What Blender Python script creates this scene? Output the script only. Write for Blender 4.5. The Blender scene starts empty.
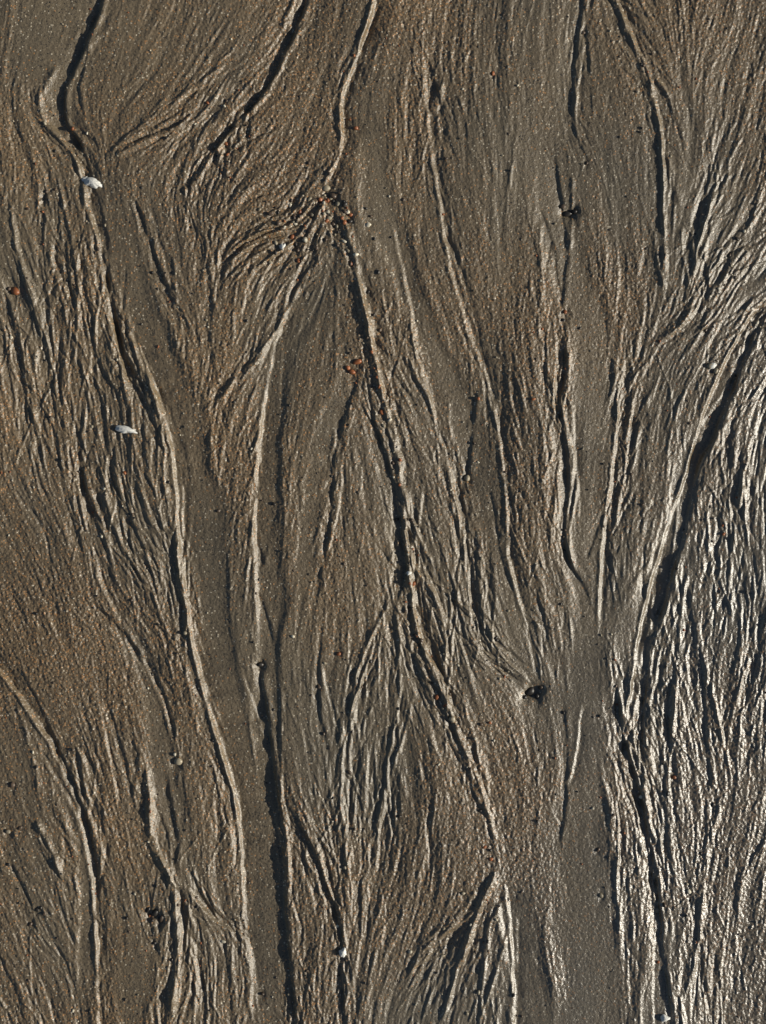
import bpy, math, numpy as np
from mathutils import Vector
rng=np.random.default_rng(23)
PX=0.0015; W,Hh=766,1024; M=70; R=1.5
nx=int((W+2*M)*R); ny=int((Hh+2*M)*R)
gx=-M+np.arange(nx)/R; gy=-M+np.arange(ny)/R

# ---------------------------------------------------------------- helpers
def blur(a,sx,sy=None):
    sy=sx if sy is None else sy
    p=int(max(3*max(sx,sy)*R,4)); b=np.pad(a,p,mode='reflect')
    fy=np.fft.fftfreq(b.shape[0])[:,None]; fx=np.fft.rfftfreq(b.shape[1])[None,:]
    G=np.exp(-2*np.pi**2*((sx*R*fx)**2+(sy*R*fy)**2))
    return np.fft.irfft2(np.fft.rfft2(b)*G,s=b.shape)[p:-p,p:-p]
def noise(sx,sy=None):
    n=blur(rng.standard_normal((ny,nx)),sx,sy); return n/n.std()
def smooth_path(pts,step=3.0,wig=.8):
    P=np.array(pts,float); P=np.vstack([2*P[0]-P[1],P,2*P[-1]-P[-2]]); out=[]
    for i in range(1,len(P)-2):
        p0,p1,p2,p3=P[i-1:i+3]; n=max(2,int(np.hypot(*(p2-p1))/step))
        t=np.linspace(0,1,n,endpoint=False)[:,None]
        out.append(0.5*((2*p1)+(-p0+p2)*t+(2*p0-5*p1+4*p2-p3)*t**2+(-p0+3*p1-3*p2+p3)*t**3))
    out.append(P[-2][None]); Q=np.vstack(out)
    if wig>0 and len(Q)>6:
        n=len(Q); w=np.convolve(rng.standard_normal(n+12),np.hanning(7)/3.5,'same')[6:6+n]
        w2=np.convolve(rng.standard_normal(n+60),np.hanning(25)/6,'same')[30:30+n]
        Q[:,0]+=wig*(w*1.1+w2*1.6)
    return Q
def dist_to(Q,rad):
    x0,x1=Q[:,0].min()-rad,Q[:,0].max()+rad; y0,y1=Q[:,1].min()-rad,Q[:,1].max()+rad
    j0,j1=np.searchsorted(gx,[x0,x1]); i0,i1=np.searchsorted(gy,[y0,y1])
    if j1<=j0 or i1<=i0: return None
    X,Y=np.meshgrid(gx[j0:j1],gy[i0:i1]); D=np.full(X.shape,1e9); S=np.ones(X.shape); T=np.zeros(X.shape)
    n=len(Q)-1
    for k in range(n):
        a,b=Q[k],Q[k+1]; ylo,yhi=min(a[1],b[1])-rad,max(a[1],b[1])+rad
        r0,r1=np.searchsorted(gy[i0:i1],[ylo,yhi])
        xs=np.searchsorted(gx[j0:j1],[min(a[0],b[0])-rad,max(a[0],b[0])+rad]); c0,c1=xs
        if r1<=r0 or c1<=c0: continue
        x=X[r0:r1,c0:c1]; y=Y[r0:r1,c0:c1]
        d=b-a; L=d@d+1e-9; t=np.clip(((x-a[0])*d[0]+(y-a[1])*d[1])/L,0,1)
        ex=x-(a[0]+t*d[0]); ey=y-(a[1]+t*d[1]); dd=np.hypot(ex,ey)
        sg=np.where(ex*d[1]-ey*d[0]>=0,1.,-1.)
        m=dd<D[r0:r1,c0:c1]
        D[r0:r1,c0:c1][m]=dd[m]; S[r0:r1,c0:c1][m]=sg[m]; T[r0:r1,c0:c1][m]=((k+t)/n)[m]
    return (slice(i0,i1),slice(j0,j1)),D,S,T
sig=lambda x:1/(1+np.exp(-np.clip(x,-30,30)))

# ---------------------------------------------------------------- traced rills  (kind, amp, width, pts)
L=[
('D',4.0,16,[(110,-100),(108,-30),(103,0),(85,45),(68,85),(66,120),(80,145),(90,172)]),
('D',3.6,16,[(330,-90),(305,0),(285,50),(262,95),(235,125),(205,160),(190,190),(186,210)]),
('D',1.3,8,[(186,210),(205,250),(212,300),(210,340),(213,385)]),
('B',3.8,13,[(395,-90),(375,0),(362,45),(345,95),(342,150),(325,192)]),
('B',2.6,12,[(40,110),(78,160),(92,210),(102,255),(108,300),(118,350),(135,400)]),
('D',1.8,8,[(98,240),(112,300),(124,350),(142,402)]),
('B',2.6,18,[(130,330),(155,390),(172,450),(178,520),(182,570),(195,650),(212,720),(235,800),(243,870),(246,945)]),
('R',2.0,2.6,[(178,560),(190,640),(205,700),(232,790),(238,830)]),
('D',2.8,20,[(258,655),(270,740),(281,820),(285,900),(294,1010),(300,1110)]),
('B',1.9,16,[(306,250),(285,310),(268,390),(258,470),(256,560),(260,650)]),
('R',1.7,2.5,[(302,280),(270,340),(240,375),(216,402)]),
('D',1.7,9,[(362,370),(345,415),(335,460),(330,520),(318,600)]),
('R',3.0,3.2,[(340,210),(352,250),(368,320),(372,350),(385,400),(400,460),(409,530),(412,570),(418,630),(440,690),(455,725),(478,780),(492,830),(498,868)]),
('D',2.5,9,[(365,395),(378,435),(395,490),(403,535),(406,570),(396,605)]),
('B',1.9,12,[(345,225),(368,320),(385,400),(400,470),(411,560),(418,630),(440,690),(470,765),(498,868)]),
('R',2.0,2.6,[(410,560),(440,610),(445,680),(452,720)]),
('B',1.6,9,[(392,220),(410,300),(422,370),(440,430),(462,520),(470,590),(478,640)]),
('D',1.4,8,[(430,60),(440,100),(455,160)]),
('B',1.8,12,[(425,60),(434,160),(450,260),(470,330),(492,390),(505,470),(511,560),(526,620),(537,680)]),
('D',1.5,8,[(478,390),(472,430),(469,480)]),
('D',2.6,11,[(563,320),(565,370),(562,420),(568,480),(566,545),(590,600)]),
('D',1.9,10,[(590,-60),(583,0),(575,60),(573,120),(590,165)]),
('D',1.2,8,[(555,150),(562,210),(566,260),(562,320)]),
('R',2.0,2.6,[(600,-40),(622,20),(648,75),(660,140),(664,220),(665,290)]),
('B',1.8,9,[(618,0),(642,60),(660,130),(668,180)]),
('R',1.3,2.6,[(640,60),(672,100)]),
('D',1.3,8,[(712,150),(702,220),(696,300)]),
('R',1.3,2.6,[(720,170),(700,240),(690,310),(650,350)]),
('B',3.2,14,[(830,240),(768,298),(735,345),(705,410),(688,470),(662,550),(642,630),(632,690),(630,740)]),
('D',3.0,12,[(860,220),(768,314),(745,360),(725,410),(700,465),(685,530),(666,600),(650,650),(643,720),(641,780)]),
('D',3.1,13,[(612,660),(622,730),(638,790),(652,850),(660,910),(664,960),(672,1024),(684,1110)]),
('B',2.0,16,[(625,350),(618,430),(605,530),(599,640)]),
('B',1.5,10,[(640,380),(628,450),(618,520)]),
('D',1.4,8,[(700,640),(705,710),(712,800)]),
('B',2.6,13,[(504,880),(512,930),(515,1024),(516,1100)]),
('R',2.2,3.0,[(498,868),(480,905),(462,960),(440,1024)]),
('R',1.6,2.6,[(498,875),(470,915),(430,945),(400,990)]),
('R',1.4,2.6,[(498,880),(488,930),(478,1024)]),
('D',1.3,8,[(502,890),(486,930),(474,980)]),
('D',1.1,8,[(470,915),(440,960),(420,1024)]),
('D',2.4,10,[(285,800),(312,850),(330,900),(341,940),(344,1024),(346,1100)]),
('B',2.0,14,[(70,440),(85,510),(105,590),(140,650),(165,710),(176,758)]),
('D',1.6,9,[(90,600),(130,640),(160,690),(176,740)]),
('R',2.6,3.6,[(140,740),(150,790),(152,840),(172,880),(178,940),(172,1024),(168,1100)]),
('D',1.9,9,[(165,770),(176,830),(180,880)]),
('B',1.8,12,[(182,880),(215,920),(248,945),(252,1024)]),
('D',1.4,8,[(186,900),(200,960),(208,1010)]),
('B',2.6,12,[(-60,620),(0,672),(45,735),(78,805),(93,890),(98,985),(100,1080)]),
('D',1.6,8,[(40,720),(68,770),(92,840),(102,900)]),
('R',2.2,3.0,[(32,815),(52,850),(64,885)]),
('D',1.5,7,[(150,890),(152,930),(160,955)]),
('R',1.4,2.6,[(325,195),(290,225),(250,245),(218,272)]),
('R',1.5,2.6,[(325,200),(310,235),(300,262)]),
('D',1.2,6,[(330,205),(345,235),(355,270)]),
('R',1.6,3.5,[(60,60),(40,110),(75,155)]),
('R',1.6,3,[(205,115),(150,140),(110,158)]),
('R',1.5,2.6,[(230,60),(180,100),(110,155)]),
('R',1.2,2.6,[(540,220),(541,280),(538,340)]),
('D',1.3,7,[(322,620),(318,700),(330,760)]),
('R',1.2,2.2,[(392,600),(365,650),(350,720),(352,800)]),
('R',1.2,2.2,[(396,600),(400,680),(385,780),(372,890)]),
('R',1.2,2.2,[(375,640),(345,740),(340,860)]),
('D',1.2,6,[(566,700),(566,790),(560,850)]),
('R',1.0,2.6,[(600,760),(615,850),(620,960)]),
('R',1.5,2.3,[(8,180),(20,260),(45,330),(60,420)]),
('D',1.4,7,[(5,290),(20,360),(35,440)]),
('D',1.5,7,[(80,450),(84,490),(98,520)]),
('R',1.3,2.6,[(766,840),(745,880),(735,960)]),
('D',1.3,6,[(766,600),(750,700),(748,760)]),
('D',1.3,6,[(470,600),(490,650),(525,688)]),('D',1.1,5,[(455,590),(470,640),(500,672),(528,690)]),('R',1.2,2.3,[(483,610),(502,655),(530,682)]),
('D',1.8,5,[(236,124),(230,140),(228,158)]),('D',1.6,5,[(252,104),(248,122),(247,140)]),('D',1.6,5,[(216,150),(220,168),(230,180)]),('D',1.3,4,[(244,114),(238,130),(240,146)]),
('D',1.3,6,[(135,195),(150,240),(182,330)]),('D',1.3,6,[(160,270),(170,295),(188,318)]),('D',1.3,6,[(45,190),(42,230),(50,260)]),
('D',1.2,6,[(690,880),(700,940),(705,1000)]),('R',1.4,2.6,[(720,800),(705,880),(690,990)]),('D',1.2,6,[(735,420),(722,520),(712,600)]),('R',1.4,2.6,[(750,440),(735,520),(730,620)]),
('R',1.3,2.6,[(690,560),(678,650),(672,760)]),('D',1.2,6,[(680,640),(668,720),(664,800)]),('R',1.2,2.6,[(766,230),(735,260),(700,330)]),('D',1.2,6,[(760,200),(728,262),(720,290)]),
('R',1.4,2.3,[(100,480),(120,540),(150,590),(170,640)]),('D',1.3,5,[(110,470),(135,530),(160,570)]),('R',1.4,2.3,[(15,700),(35,760),(40,800)]),('D',1.3,6,[(10,860),(28,900),(36,930)]),
('R',1.3,2.3,[(55,170),(70,230),(82,300),(90,380)]),('D',1.3,6,[(62,240),(74,310),(80,370)]),
]
HINT=[(20,20,-.1,1),(150,40,-.8,1),(250,20,-.6,1),(150,110,-1,.7),(260,180,-1,.6),(270,230,-1,.5),(200,170,-.5,1),(400,30,-.3,1),(520,60,0.1,1),
(720,60,-.3,1),(750,150,-.5,1),(745,250,-.7,1),(740,520,-.1,1),(700,600,-.1,1),(720,900,-.25,1),(755,950,-.35,1),(700,980,-.2,1),
(30,520,.3,1),(30,600,.5,1),(60,660,.5,1),(20,900,.4,1),(50,950,.4,1),(130,980,.1,1),(310,560,-.2,1),(300,760,.1,1),(400,860,-.3,1),(440,820,-.45,1),
(430,960,-.6,1),(400,930,-.6,1),(360,150,.1,1),(130,480,.4,1),(140,540,.4,1),(30,350,.15,1),(230,520,0,1),(450,30,-.1,1),(500,150,.1,1),(610,250,.1,1),
(280,120,-.7,1),(320,90,-.5,1),(290,430,-.2,1),(310,400,-.4,1),(340,480,-.25,1),(560,950,.05,1),(640,300,-.1,1),(680,380,-.4,1),(735,730,0,1),(680,760,.0,1)]
paths=[(k,a,w,smooth_path(p)) for k,a,w,p in L]
# ---------------------------------------------------------------- flow direction field
cs=6; cx=np.arange(-M,W+M+cs,cs); cy=np.arange(-M,Hh+M+cs,cs)
CX,CY=np.meshgrid(cx,cy); VX=np.zeros(CX.shape); VY=np.zeros(CX.shape)
def addv(x,y,vx,vy,wt,e):
    global VX,VY
    n=math.hypot(vx,vy); w=wt/((CX-x)**2+(CY-y)**2+e)**1.4
    VX+=w*vx/n; VY+=w*vy/n
for k,a,w,Q in paths:
    for i in range(0,len(Q)-4,4):
        d=Q[i+4]-Q[i]
        if d[1]<0: d=-d
        addv(Q[i,0],Q[i,1],d[0],d[1],.8*a,60)
for h in HINT: addv(h[0],h[1],h[2],h[3],14,500)
TH=np.arctan2(VX,VY)
def bil(A,x,y,x0,y0,s):
    fx=np.clip((x-x0)/s,0,A.shape[1]-1.001); fy=np.clip((y-y0)/s,0,A.shape[0]-1.001)
    j=fx.astype(int); i=fy.astype(int); u=fx-j; v=fy-i
    return (A[i,j]*(1-u)+A[i,j+1]*u)*(1-v)+(A[i+1,j]*(1-u)+A[i+1,j+1]*u)*v
GX,GY=np.meshgrid(gx,gy)
wob=0.08*noise(20,40)
THF=bil(TH,GX,GY,-M,-M,cs)+wob
# ---------------------------------------------------------------- smooth (silted) beds
SM=[([(80,165),(108,220),(140,310),(176,400),(198,500),(208,600),(226,700),(252,800),(262,900),(270,1110)],18,1.5),
([(302,265),(280,350),(270,430),(267,560),(268,700),(266,800),(270,1110)],14,1.5),
([(540,60),(560,250),(590,350),(585,500),(590,650),(585,800),(600,1110)],20,1.0),
([(570,640),(580,800),(590,1110)],34,1.0),
([(752,335),(716,410),(684,490),(654,590),(634,690)],13,1.0),
([(400,40),(375,120),(380,200),(430,330),(480,470),(520,640),(545,760)],14,1.0),
([(120,620),(150,690),(170,860)],14,1.2),([(515,880),(540,1110)],22,.8),([(60,-60),(40,40),(30,90)],32,1.0),
([(86,40),(60,80),(66,140)],14,.8),([(130,1110),(135,940)],14,.8),([(672,900),(640,1110)],12,.6),([(348,380),(318,460),(300,600)],10,.8),([(60,760),(84,850),(85,1000)],10,1.0)]
smask=np.ones((ny,nx)); BED=np.zeros((ny,nx))
ew=noise(9,20)*.15
for p,w,dp in SM:
    r=dist_to(smooth_path(p,6,2),w*2.6)
    if r is None: continue
    sl,D,S,T=r; Dn=D/w*(1+ew[sl]); tp=np.clip(np.minimum(T,1-T)*6,0,1)
    smask[sl]*=1-0.90*np.exp(-Dn**4)*np.clip(tp+.2,0,1)
    BED[sl]=np.maximum(BED[sl],dp*np.exp(-Dn**5)*tp)
smask=blur(smask,1.5)
# ---------------------------------------------------------------- streamline rills (vectorised)
imp={k:np.zeros((ny,nx)) for k in ('D1','B1','D2','B2','R1','R2')}
def splat(A,x,y,w):
    fx=(x+M)*R; fy=(y+M)*R; ok=(fx>1)&(fx<nx-2)&(fy>1)&(fy<ny-2); fx=fx[ok];fy=fy[ok];w=w[ok]
    j=fx.astype(int);i=fy.astype(int);u=fx-j;v=fy-i
    for di,dj,ww in((0,0,(1-u)*(1-v)),(0,1,u*(1-v)),(1,0,(1-u)*v),(1,1,u*v)):
        A+=np.bincount((i+di)*nx+j+dj,weights=w*ww,minlength=ny*nx).reshape(ny,nx)
def trace(key,N,l0,l1,a0,a1,off,tau,seeds=None,dirn=None):
    x=rng.uniform(-M,W+M,N); y=rng.uniform(-M,Hh+M,N)
    if seeds is not None: x,y=seeds[0].copy(),seeds[1].copy(); N=len(x)
    ln=rng.uniform(l0,l1,N); amp=a0*(a1/a0)**rng.uniform(0,1,N); o=rng.normal(0,off,N)
    s=np.where(rng.uniform(0,1,N)<.5,1.,-1.) if dirn is None else dirn
    st=1.0; xs=[];ys=[];ws=[]
    ph=rng.uniform(0,6.28,N); wl=rng.uniform(8,24,N)
    for k in range(int(l1/st)):
        t=(k+.5)*st/ln; th=bil(THF,x,y,-M,-M,1/R)+o*np.exp(-k*st/tau)+0.10*np.sin(ph+k*st/wl*3)
        x=x+s*np.sin(th)*st; y=y+s*np.cos(th)*st
        w=np.where(t<1,amp*np.sqrt(np.clip(t*4,0,1))*np.clip(1-t,0,1)**.7,0)
        m=w>0
        xs.append(x[m]);ys.append(y[m]);ws.append(w[m]*st)
    splat(imp[key],np.concatenate(xs),np.concatenate(ys),np.concatenate(ws))
trace('D1',5000,20,100,.15,1.6,.24,80)
trace('B1',4600,20,100,.15,1.5,.24,80)
trace('D2',900,50,180,.3,2.2,.18,90)
trace('B2',900,50,180,.3,2.2,.18,90)
trace('R1',5800,15,100,.15,1.5,.24,80)
trace('R2',600,40,180,.4,1.8,.18,90)
for sgn in (1,-1):
    sx=[];sy=[]
    for k,a,w,Q in paths:
        n=int(len(Q)*0.28*min(a,2)); q=Q[rng.integers(0,len(Q),n)]
        sx.append(q[:,0]+rng.normal(0,5,n)); sy.append(q[:,1])
    sx=np.concatenate(sx);sy=np.concatenate(sy)
    for key in('R1','D1','B1'):
        m=rng.uniform(0,1,len(sx))<.5; n=m.sum()
        trace(key,0,25,85,.5,1.9,.36,120,seeds=(sx[m],sy[m]),dirn=np.full(n,float(sgn)))
def conv(A,prof,half=40):
    n=int(half*R); xs=np.arange(-n,n+1)/R; k=prof(xs)
    P=np.pad(A,((0,0),(n,n))); K=np.zeros(P.shape[1]); K[:2*n+1]=k; K=np.roll(K,-n)
    out=np.fft.irfft(np.fft.rfft(P,axis=1)*np.fft.rfft(K)[None],n=P.shape[1],axis=1)
    return out[:,n:-n]*R/1.4
def kD(w,t): return lambda x:-sig(-x/t)*np.exp(-np.maximum(-x,0)/w)
def kB(w,t): return lambda x:-sig(x/t)*np.exp(-np.maximum(x,0)/w)
fine=conv(imp['D1'],kD(2.3,.25))+conv(imp['B1'],kB(2.3,.3))+conv(imp['D2'],kD(5,.4))+conv(imp['B2'],kB(5,.45))
fine+=conv(imp['R1'],lambda x:np.exp(-(x/1.0)**2))+conv(imp['R2'],lambda x:np.exp(-(x/1.8)**2))
fine=blur(fine,.28,.6)
fine-=blur(fine,14)
# ---------------------------------------------------------------- LIC flow texture
def lic(src,n,st):
    acc=src.copy()
    for s in(1,-1):
        x=GX.copy();y=GY.copy()
        for k in range(n):
            i=np.clip(((y+M)*R).astype(int),0,ny-1);j=np.clip(((x+M)*R).astype(int),0,nx-1)
            th=THF[i,j]; x+=s*st*np.sin(th); y+=s*st*np.cos(th)
            i=np.clip(((y+M)*R).astype(int),0,ny-1);j=np.clip(((x+M)*R).astype(int),0,nx-1)
            acc+=src[i,j]*(1-k/n)
    return acc/acc.std()
l1=lic(noise(.8),11,1.6); l2=lic(noise(2.4),16,3.0); l3=lic(noise(6.0),20,4.0)
def bump2(x,y,sx,sy): return np.exp(-((GX-x)/sx)**2-((GY-y)/sy)**2)
reg=np.clip(.84+.32*noise(30,50),.42,1.4)+.22*bump2(735,780,80,330)+.2*bump2(380,800,90,170)+.25*bump2(250,200,80,100)+.25*bump2(120,520,60,120)+.2*bump2(120,290,70,80)
reg*=1-.35*bump2(20,560,60,110)
Hm=fine*0.86*reg*(.06+.94*smask)+ (0.13*l1+0.28*l2+.28*l3)*(0.12+0.88*smask)*reg
Hm+=1.5*noise(30,60)-BED*1.4
# ---------------------------------------------------------------- traced features
def carve(k,a,w,Q):
    r=dist_to(Q,w*3.5+6)
    if r is None: return
    sl,D,S,T=r; d=D*S; tp=np.clip(np.minimum(T,1-T)*9+.05,0,1)
    n=len(Q); am=1+.40*np.interp(T*n,np.arange(n),np.convolve(rng.standard_normal(n+20),np.hanning(9)/2,'same')[10:10+n])
    fade=np.clip((w*3.5+6-D)/8,0,1)
    if k=='D': h=-sig(-d/.65)*np.exp(-np.maximum(-d,0)/w)+.25*np.exp(-((d-3)/3)**2)
    elif k=='B': h=-sig(d/.75)*np.exp(-np.maximum(d,0)/w)+.35*np.exp(-((d+2.2)/2.2)**2)
    else: h=np.exp(-np.abs(d/w)**1.7)
    Hm[sl]+=a*h*tp*np.clip(am,.3,1.7)*fade
for k,a,w,Q in paths:
    carve(k,a*1.08,w,Q)
    if len(Q)>22:
        for _ in range(int(len(Q)/20)):
            m=int(rng.integers(12,min(42,len(Q)))) if len(Q)>30 else 14; s0=int(rng.integers(0,len(Q)-m+1)); q=Q[s0:s0+m].copy()
            q[:,0]+=rng.choice([-1,1])*rng.uniform(6,22)*(np.linspace(.05,1,m)**.8 if rng.uniform()<.5 else np.linspace(1,.05,m)**.8)
            carve(rng.choice(['D','B','R']),rng.uniform(.5,1.3),2.0 if rng.uniform()<.5 else 3.5,q)
# ---------------------------------------------------------------- stones: x,y,r,colour
stones=[(531,692,4.5,0),(538,697,3.6,0),(525,698,3,0),(541,688,3,1),(568,213,4,0),(575,211,3,0),(563,206,2.6,1),(15,291,4.4,2),(9,289,2.8,1),(178,762,4.4,3),(260,665,4,0),
(155,914,4,0),(161,919,3,1),(148,910,2.6,0),(467,478,3.8,3),(357,362,4,2),(352,372,3.2,2),(348,368,2.6,2),(382,412,3.2,2),(421,640,2.6,1),
(452,719,3.2,3),(710,366,3.8,3),(716,371,3,3),(493,73,2.3,2),(356,128,2.3,2),(326,188,3.8,3),(333,196,3.4,1),(320,200,2.8,2),(338,204,3,3),(345,212,2.8,1),(305,240,3.6,4),
(276,243,3,3),(292,237,2.8,2),(298,250,2.8,1),(565,312,2.6,2),(563,320,2.6,0),(12,785,3.2,1),(8,832,3.2,3),(20,828,2.6,1),(658,911,3.2,3),(665,905,2.5,1),
(497,640,2.2,0),(463,893,2.2,3),(505,472,2.2,1),(390,420,2.6,4),(218,511,2.2,1),(178,905,2.5,1),(37,910,2.8,0),(30,925,2.4,1),(345,868,2.2,3),(598,850,2.2,1),
(380,330,2.4,1),(368,292,2.4,0),(412,520,2.2,1),(290,205,2.6,4),(300,212,2.2,2),(312,215,2.6,3),(350,222,2.6,0),(333,224,2.7,1),(270,262,2.4,3),(262,996,2.4,1),(713,805,2.6,0)]
nh=len(stones)
for i in range(440):
    k,a,w,Q=paths[rng.integers(len(paths))]; q=Q[rng.integers(len(Q))]; sc=2.5 if rng.uniform()<.6 else 14
    stones.append((q[0]+rng.normal(0,sc),q[1]+rng.normal(0,sc),float(np.clip(rng.lognormal(.2,.35),.8,2.6)),int(rng.choice([0,0,1,1,2,3,4]))))
trunk=[p for p in paths if p[0]=='R' and p[1]==3.0][0][3]
for i in range(45):
    q=trunk[rng.integers(len(trunk))]; stones.append((q[0]+rng.normal(-2,5),q[1],float(rng.uniform(1.1,2.4)),int(rng.choice([0,1,1,2,2,3]))))
for i in range(60):
    stones.append((rng.normal(318,24),rng.normal(216,18),float(rng.uniform(1.1,2.7)),int(rng.choice([0,1,1,2,3,4]))))
for i in range(900):
    stones.append((rng.uniform(-M,W+M),rng.uniform(-M,Hh+M),float(np.clip(rng.lognormal(-.02,.32),.6,1.9)),int(rng.choice([0,0,0,1,1,2,3,4]))))
def local(x,y,f,rad):
    j0,j1=np.searchsorted(gx,[x-rad,x+rad]); i0,i1=np.searchsorted(gy,[y-rad,y+rad])
    if j1>j0 and i1>i0: Hm[i0:i1,j0:j1]+=f(GX[i0:i1,j0:j1]-x,GY[i0:i1,j0:j1]-y)
for n_,(x,y,r,c) in enumerate(stones):
    if n_<nh or (r>2.1 and n_%2):
        e=rng.uniform(.6,1.2)
        local(x,y,lambda u,v:-.42*r*np.exp(-((u*e)**2+((v-r*.6)/1.6)**2)/(1.4*r)**2),r*7)
for (x,y,r,dp) in [(531,693,7,3.4),(540,690,5,2.4),(154,915,6,3),(158,925,5,2),(568,213,5.5,2.8),(575,209,4,2),(84,178,7,3),(177,764,5,1.6),(260,666,5,1.6),(86,462,5,1.2),(168,288,4,1.8),(467,478,4,1.5)]:
    local(x,y,lambda u,v:-dp*np.exp(-((u*u+v*v)/r**2)**1.5*(1+.4*np.sin(3*np.arctan2(v,u)+x))),r*4)
coarse=np.clip(.44+.3*noise(40,55)+.14*l3+.25*bump2(230,110,160,110)+.3*bump2(40,540,100,180),0,1)*(.25+.75*smask)
g=rng.standard_normal((ny,nx)); g2=blur(rng.standard_normal((ny,nx)),.75); g2/=g2.std()
Hbase=Hm.copy()
Hm+=(.05*g+.165*g2)*(.38+.9*coarse)

# ---------------------------------------------------------------- mesh, one sheet, running far out
ext=np.cumsum(4*1.35**np.arange(28))
ax=np.concatenate([gx[0]-ext[::-1],gx,gx[-1]+ext]); ay=np.concatenate([gy[0]-ext[::-1],gy,gy[-1]+ext])
E=len(ext)
HH=np.pad(Hm,E,mode='edge')
ox=np.maximum(np.maximum(gx[0]-ax,ax-gx[-1]),0)[None,:]; oy=np.maximum(np.maximum(gy[0]-ay,ay-gy[-1]),0)[:,None]
o=np.hypot(ox,oy); HH=HH*np.exp(-o/60)
AX,AY=np.meshgrid(ax,ay)
HH+=np.clip(o/300,0,1)*3*np.sin(AX/170+AY/400)*np.sin(AY/260)
co=np.empty((AX.size,3),np.float32)
co[:,0]=((AX-W/2)*PX).ravel(); co[:,1]=(-(AY-Hh/2)*PX).ravel(); co[:,2]=(HH*PX).ravel()
NX,NY=len(ax),len(ay)
idx=np.arange(NX*NY).reshape(NY,NX)
F=np.stack([idx[:-1,:-1],idx[1:,:-1],idx[1:,1:],idx[:-1,1:]],-1).reshape(-1,4).astype(np.int32)
me=bpy.data.meshes.new("wet_sand")
me.vertices.add(len(co)); me.vertices.foreach_set("co",co.ravel())
me.loops.add(F.size); me.loops.foreach_set("vertex_index",F.ravel())
me.polygons.add(len(F)); me.polygons.foreach_set("loop_start",np.arange(0,F.size,4,dtype=np.int32)); me.polygons.foreach_set("loop_total",np.full(len(F),4,np.int32))
me.polygons.foreach_set("use_smooth",np.ones(len(F),bool))
me.update(calc_edges=True)
def attr(name,A):
    a=me.attributes.new(name,'FLOAT','POINT'); a.data.foreach_set("value",np.pad(A,E,mode='edge').astype(np.float32).ravel())
attr("coarse",coarse)
wet_sheen=np.clip(sig((GX-580)/65+ (GY-660)/140-.8)*1.0,0,1); wet_sheen=np.clip(wet_sheen+.2*noise(12,40)*wet_sheen+.15,0,1)
attr("wet_sheen",wet_sheen)
ob=bpy.data.objects.new("wet_sand",me); bpy.context.scene.collection.objects.link(ob)

# ---------------------------------------------------------------- sand material
mat=bpy.data.materials.new("sand"); mat.use_nodes=True; nt=mat.node_tree; N=nt.nodes; Lk=nt.links
bs=N["Principled BSDF"]
def A(n): x=N.new("ShaderNodeAttribute"); x.attribute_name=n; return x.outputs["Fac"]
tc=N.new("ShaderNodeTexCoord").outputs["Object"]
def nz(scale,det=2,rough=.6):
    x=N.new("ShaderNodeTexNoise"); x.inputs["Scale"].default_value=scale; x.inputs["Detail"].default_value=det; x.inputs["Roughness"].default_value=rough; Lk.new(tc,x.inputs["Vector"]); return x.outputs["Fac"]
def ramp(src,stops):
    x=N.new("ShaderNodeValToRGB"); r=x.color_ramp
    while len(r.elements)<len(stops): r.elements.new(.5)
    for e,(p,c) in zip(r.elements,stops): e.position=p; e.color=(c if len(c)==4 else (*c,1))
    Lk.new(src,x.inputs[0]); return x.outputs[0]
def mix(f,a,b,bt='MIX'):
    x=N.new("ShaderNodeMix"); x.data_type='RGBA'; x.blend_type=bt
    for s,v in((x.inputs[0],f),(x.inputs[6],a),(x.inputs[7],b)):
        if isinstance(v,(int,float)): s.default_value=v
        elif isinstance(v,tuple): s.default_value=(*v,1)
        else: Lk.new(v,s)
    return x.outputs[2]
def mth(op,a,b=0):
    x=N.new("ShaderNodeMath"); x.operation=op
    for s,v in zip(x.inputs,(a,b)):
        if isinstance(v,(int,float)): s.default_value=v
        else: Lk.new(v,s)
    return x.outputs[0]
grey=ramp(nz(420,3,.7),[(.3,(.092,.072,.045)),(.7,(.220,.174,.110))])
brown=ramp(nz(380,3,.8),[(.3,(.062,.042,.021)),(.5,(.168,.117,.063)),(.7,(.325,.222,.118))])
base=mix(mth('MULTIPLY',A("coarse"),.95),grey,brown)
big=ramp(nz(3.2,3),[(.35,(.86,.87,.88)),(.65,(1.1,1.06,1.0))])
base=mix(1.0,base,big,'MULTIPLY')
vo=N.new("ShaderNodeTexVoronoi"); vo.inputs["Scale"].default_value=390; Lk.new(tc,vo.inputs["Vector"])
sep=N.new("ShaderNodeSeparateColor"); Lk.new(vo.outputs["Color"],sep.inputs[0])
near=mth('LESS_THAN',vo.outputs["Distance"],.46)
thr=mth('SUBTRACT',.985,mth('MULTIPLY',A("coarse"),.20))
org=mth('MULTIPLY',near,mth('GREATER_THAN',sep.outputs[0],thr))
base=mix(mth('MULTIPLY',org,.85),base,(.50,.25,.09))
lit=mth('MULTIPLY',near,mth('GREATER_THAN',sep.outputs[1],.945))
base=mix(mth('MULTIPLY',lit,.8),base,(.66,.58,.44))
drk=mth('MULTIPLY',near,mth('GREATER_THAN',sep.outputs[2],.86))
base=mix(mth('MULTIPLY',drk,.8),base,(.022,.018,.014))
base=mix(mth('MULTIPLY',A("wet_sheen"),.5),base,(.14,.13,.106))  # grey sky sheen on the wet lower right, painted into the base colour
Lk.new(base,bs.inputs["Base Color"])
ro=mth('SUBTRACT',.44,mth('MULTIPLY',A("wet_sheen"),.15)); ro=mth('ADD',ro,mth('MULTIPLY',mth('SUBTRACT',nz(300,2),.5),.35))
Lk.new(ro,bs.inputs["Roughness"])
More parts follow.
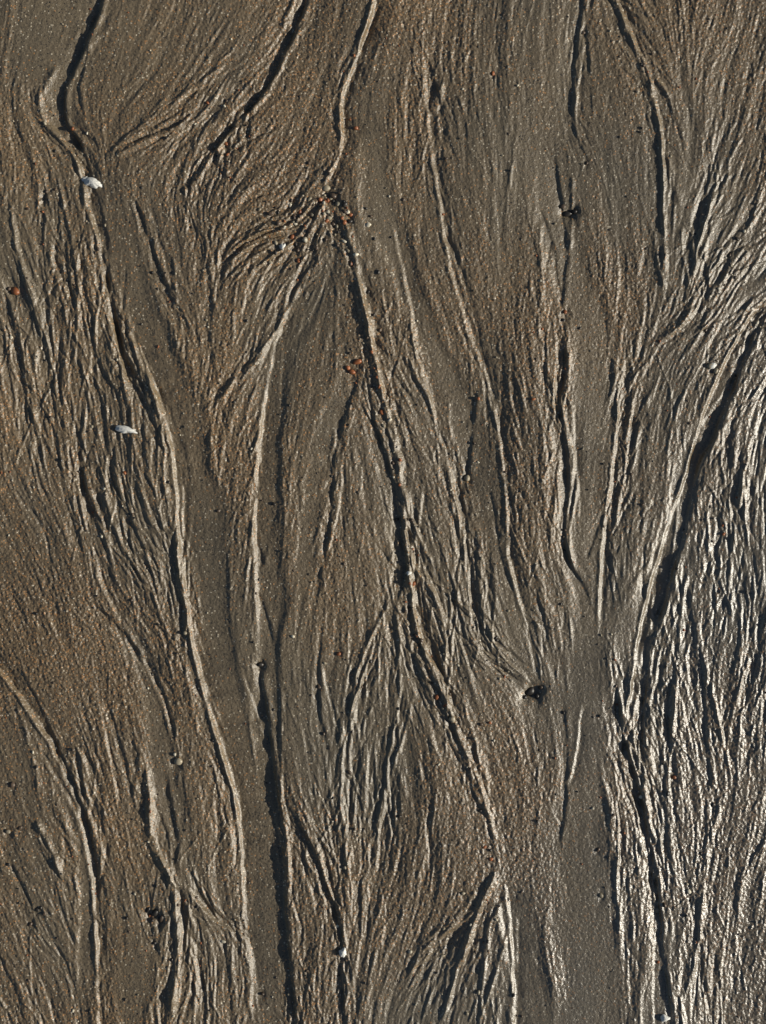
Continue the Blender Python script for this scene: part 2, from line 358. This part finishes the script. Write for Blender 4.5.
Lk.new(mth('ADD',.8,mth('MULTIPLY',A("wet_sheen"),.55)),bs.inputs["Specular IOR Level"])
bp=N.new("ShaderNodeBump"); bp.inputs["Strength"].default_value=.6; bp.inputs["Distance"].default_value=.0009
Lk.new(mth('ADD',nz(650,3,.7),mth('MULTIPLY',vo.outputs["Distance"],-.5)),bp.inputs["Height"]); Lk.new(bp.outputs[0],bs.inputs["Normal"])
me.materials.append(mat)

# ---------------------------------------------------------------- pebbles
import bmesh
b0=bmesh.new(); bmesh.ops.create_icosphere(b0,subdivisions=2,radius=1); b0.verts.ensure_lookup_table()
uv=np.array([v.co[:] for v in b0.verts]); uf=np.array([[v.index for v in f.verts] for f in b0.faces]); b0.free()
V=[];Fs=[];C=[];off=0
cols=np.array([(.030,.026,.022),(.085,.06,.042),(.28,.10,.04),(.28,.24,.17),(.54,.49,.38)])
for x,y,r,c in stones:
    s=np.array([rng.uniform(.8,1.3),rng.uniform(.65,1.0),rng.uniform(.5,.8)])*r*PX
    p=uv*(1+.18*np.sin(uv@rng.normal(0,2.2,(3,))+rng.uniform(0,6)))[:,None]
    for _ in range(4):
        n=rng.standard_normal(3); n/=np.linalg.norm(n); dd=p@n-.72; p=p-np.maximum(dd,0)[:,None]*n*.85
    p=p*s; a=rng.uniform(0,6.28); ca,sa=math.cos(a),math.sin(a); p=np.c_[p[:,0]*ca-p[:,1]*sa,p[:,0]*sa+p[:,1]*ca,p[:,2]]
    z=float(bil(Hbase,np.array([x]),np.array([y]),-M,-M,1/R)[0])*PX
    p+=[(x-W/2)*PX,-(y-Hh/2)*PX,z+s[2]*.34]
    V.append(p);Fs.append(uf+off);off+=len(uv); C.append(np.tile(cols[c]*rng.uniform(.7,1.3),(len(uv),1)))
V=np.vstack(V);Fs=np.vstack(Fs);C=np.vstack(C)
pm=bpy.data.meshes.new("pebbles"); pm.from_pydata(V.tolist(),[],Fs.tolist()); pm.polygons.foreach_set("use_smooth",np.ones(len(Fs),bool))
ca_=pm.attributes.new("tint",'FLOAT_COLOR','POINT'); ca_.data.foreach_set("color",np.c_[C,np.ones(len(C))].astype(np.float32).ravel())
po=bpy.data.objects.new("pebbles",pm); bpy.context.scene.collection.objects.link(po)
m2=bpy.data.materials.new("pebble"); m2.use_nodes=True; n2=m2.node_tree
at=n2.nodes.new("ShaderNodeAttribute"); at.attribute_name="tint"; no=n2.nodes.new("ShaderNodeTexNoise"); no.inputs["Scale"].default_value=500
mx=n2.nodes.new("ShaderNodeMix"); mx.data_type='RGBA'; mx.blend_type='OVERLAY'; mx.inputs[0].default_value=.6
n2.links.new(at.outputs["Color"],mx.inputs[6]); n2.links.new(no.outputs["Fac"],mx.inputs[7]); n2.links.new(mx.outputs[2],n2.nodes["Principled BSDF"].inputs["Base Color"])
n2.nodes["Principled BSDF"].inputs["Roughness"].default_value=.42
pm.materials.append(m2)

# ---------------------------------------------------------------- shells
m3=bpy.data.materials.new("shell"); m3.use_nodes=True; n3=m3.node_tree
no=n3.nodes.new("ShaderNodeTexNoise"); no.inputs["Scale"].default_value=260; no.inputs["Detail"].default_value=4
rp=n3.nodes.new("ShaderNodeValToRGB"); rp.color_ramp.elements[0].color=(.45,.42,.36,1); rp.color_ramp.elements[1].color=(.82,.82,.78,1); rp.color_ramp.elements[0].position=.3; rp.color_ramp.elements[1].position=.55
n3.links.new(no.outputs["Fac"],rp.inputs[0]); n3.links.new(rp.outputs[0],n3.nodes["Principled BSDF"].inputs["Base Color"]); n3.nodes["Principled BSDF"].inputs["Roughness"].default_value=.4
def shell(x,y,ln,wd,ang,seed):
    r=np.random.default_rng(seed); na,nr=36,10; vs=[];fs=[]
    jag=1+.16*np.convolve(r.standard_normal(na),[.3,.5,.3],'same')
    for lay in(0,1):
        for i in range(nr+1):
            for j in range(na):
                t=2*math.pi*j/na; q=i/nr*jag[j]; X=math.cos(t)*q*ln/2; Y=math.sin(t)*q*wd/2*(1-.35*math.cos(t))
                Z=.42*wd*(1-(i/nr)**2)+.02*wd*math.sin(i*2.1)+.025*wd*math.sin(9*t)*(i/nr)-lay*.1*wd*(1 if i<nr else .4)
                vs.append((X*PX,Y*PX,Z*PX))
    o=(nr+1)*na
    for lay in(0,1):
        for i in range(nr):
            for j in range(na):
                a=lay*o+i*na+j;b=lay*o+i*na+(j+1)%na; f=(a,a+na,b+na,b); fs.append(f if lay==0 else f[::-1])
    for j in range(na): a=nr*na+j;b=nr*na+(j+1)%na; fs.append((a,a+o,b+o,b))
    sm=bpy.data.meshes.new("seashell"); sm.from_pydata(vs,[],fs); sm.polygons.foreach_set("use_smooth",np.ones(len(fs),bool)); sm.materials.append(m3)
    so=bpy.data.objects.new("seashell",sm); bpy.context.scene.collection.objects.link(so)
    z=float(bil(Hbase,np.array([float(x)]),np.array([float(y)]),-M,-M,1/R)[0])*PX
    so.location=((x-W/2)*PX,-(y-Hh/2)*PX,z+.0009); so.rotation_euler=(r.uniform(-.15,.15),r.uniform(-.15,.15),math.radians(ang))
shell(93,183,20,10,-15,1); shell(84,179,8,6,60,8); shell(127,430,24,7,-12,2); shell(343,952,10,7,70,3); shell(665,1018,10,7,0,4); shell(283,247,8,6,30,5); shell(712,366,9,6,20,6); shell(409,573,6,4,10,7)

# ---------------------------------------------------------------- light, camera
sc=bpy.context.scene
el,azv=math.radians(21.5),(1.0,-0.10)
d=Vector((azv[0],azv[1],0)).normalized()*math.cos(el)+Vector((0,0,math.sin(el)))
sl=bpy.data.lights.new("sun",'SUN'); sl.energy=5.0; sl.angle=math.radians(.5); sl.color=(1,.94,.82)
so=bpy.data.objects.new("sun",sl); so.rotation_euler=d.to_track_quat('Z','Y').to_euler(); sc.collection.objects.link(so); so.location=d*5
w=bpy.data.worlds.new("World"); sc.world=w; w.use_nodes=True
sk=w.node_tree.nodes.new("ShaderNodeTexSky"); sk.sky_type='NISHITA'; sk.sun_disc=False; sk.sun_elevation=el; sk.sun_rotation=math.atan2(d.x,d.y)
w.node_tree.links.new(sk.outputs[0],w.node_tree.nodes["Background"].inputs[0]); w.node_tree.nodes["Background"].inputs[1].default_value=.05
cam=bpy.data.cameras.new("camera"); co_=bpy.data.objects.new("camera",cam); sc.collection.objects.link(co_)
co_.location=(0,0,2.4); cam.sensor_fit='VERTICAL'; cam.angle_y=2*math.atan(Hh*PX/2/2.4); cam.clip_start=.05; cam.clip_end=500
sc.camera=co_
sc.view_settings.view_transform='Standard'; sc.view_settings.look='None'; sc.view_settings.exposure=0
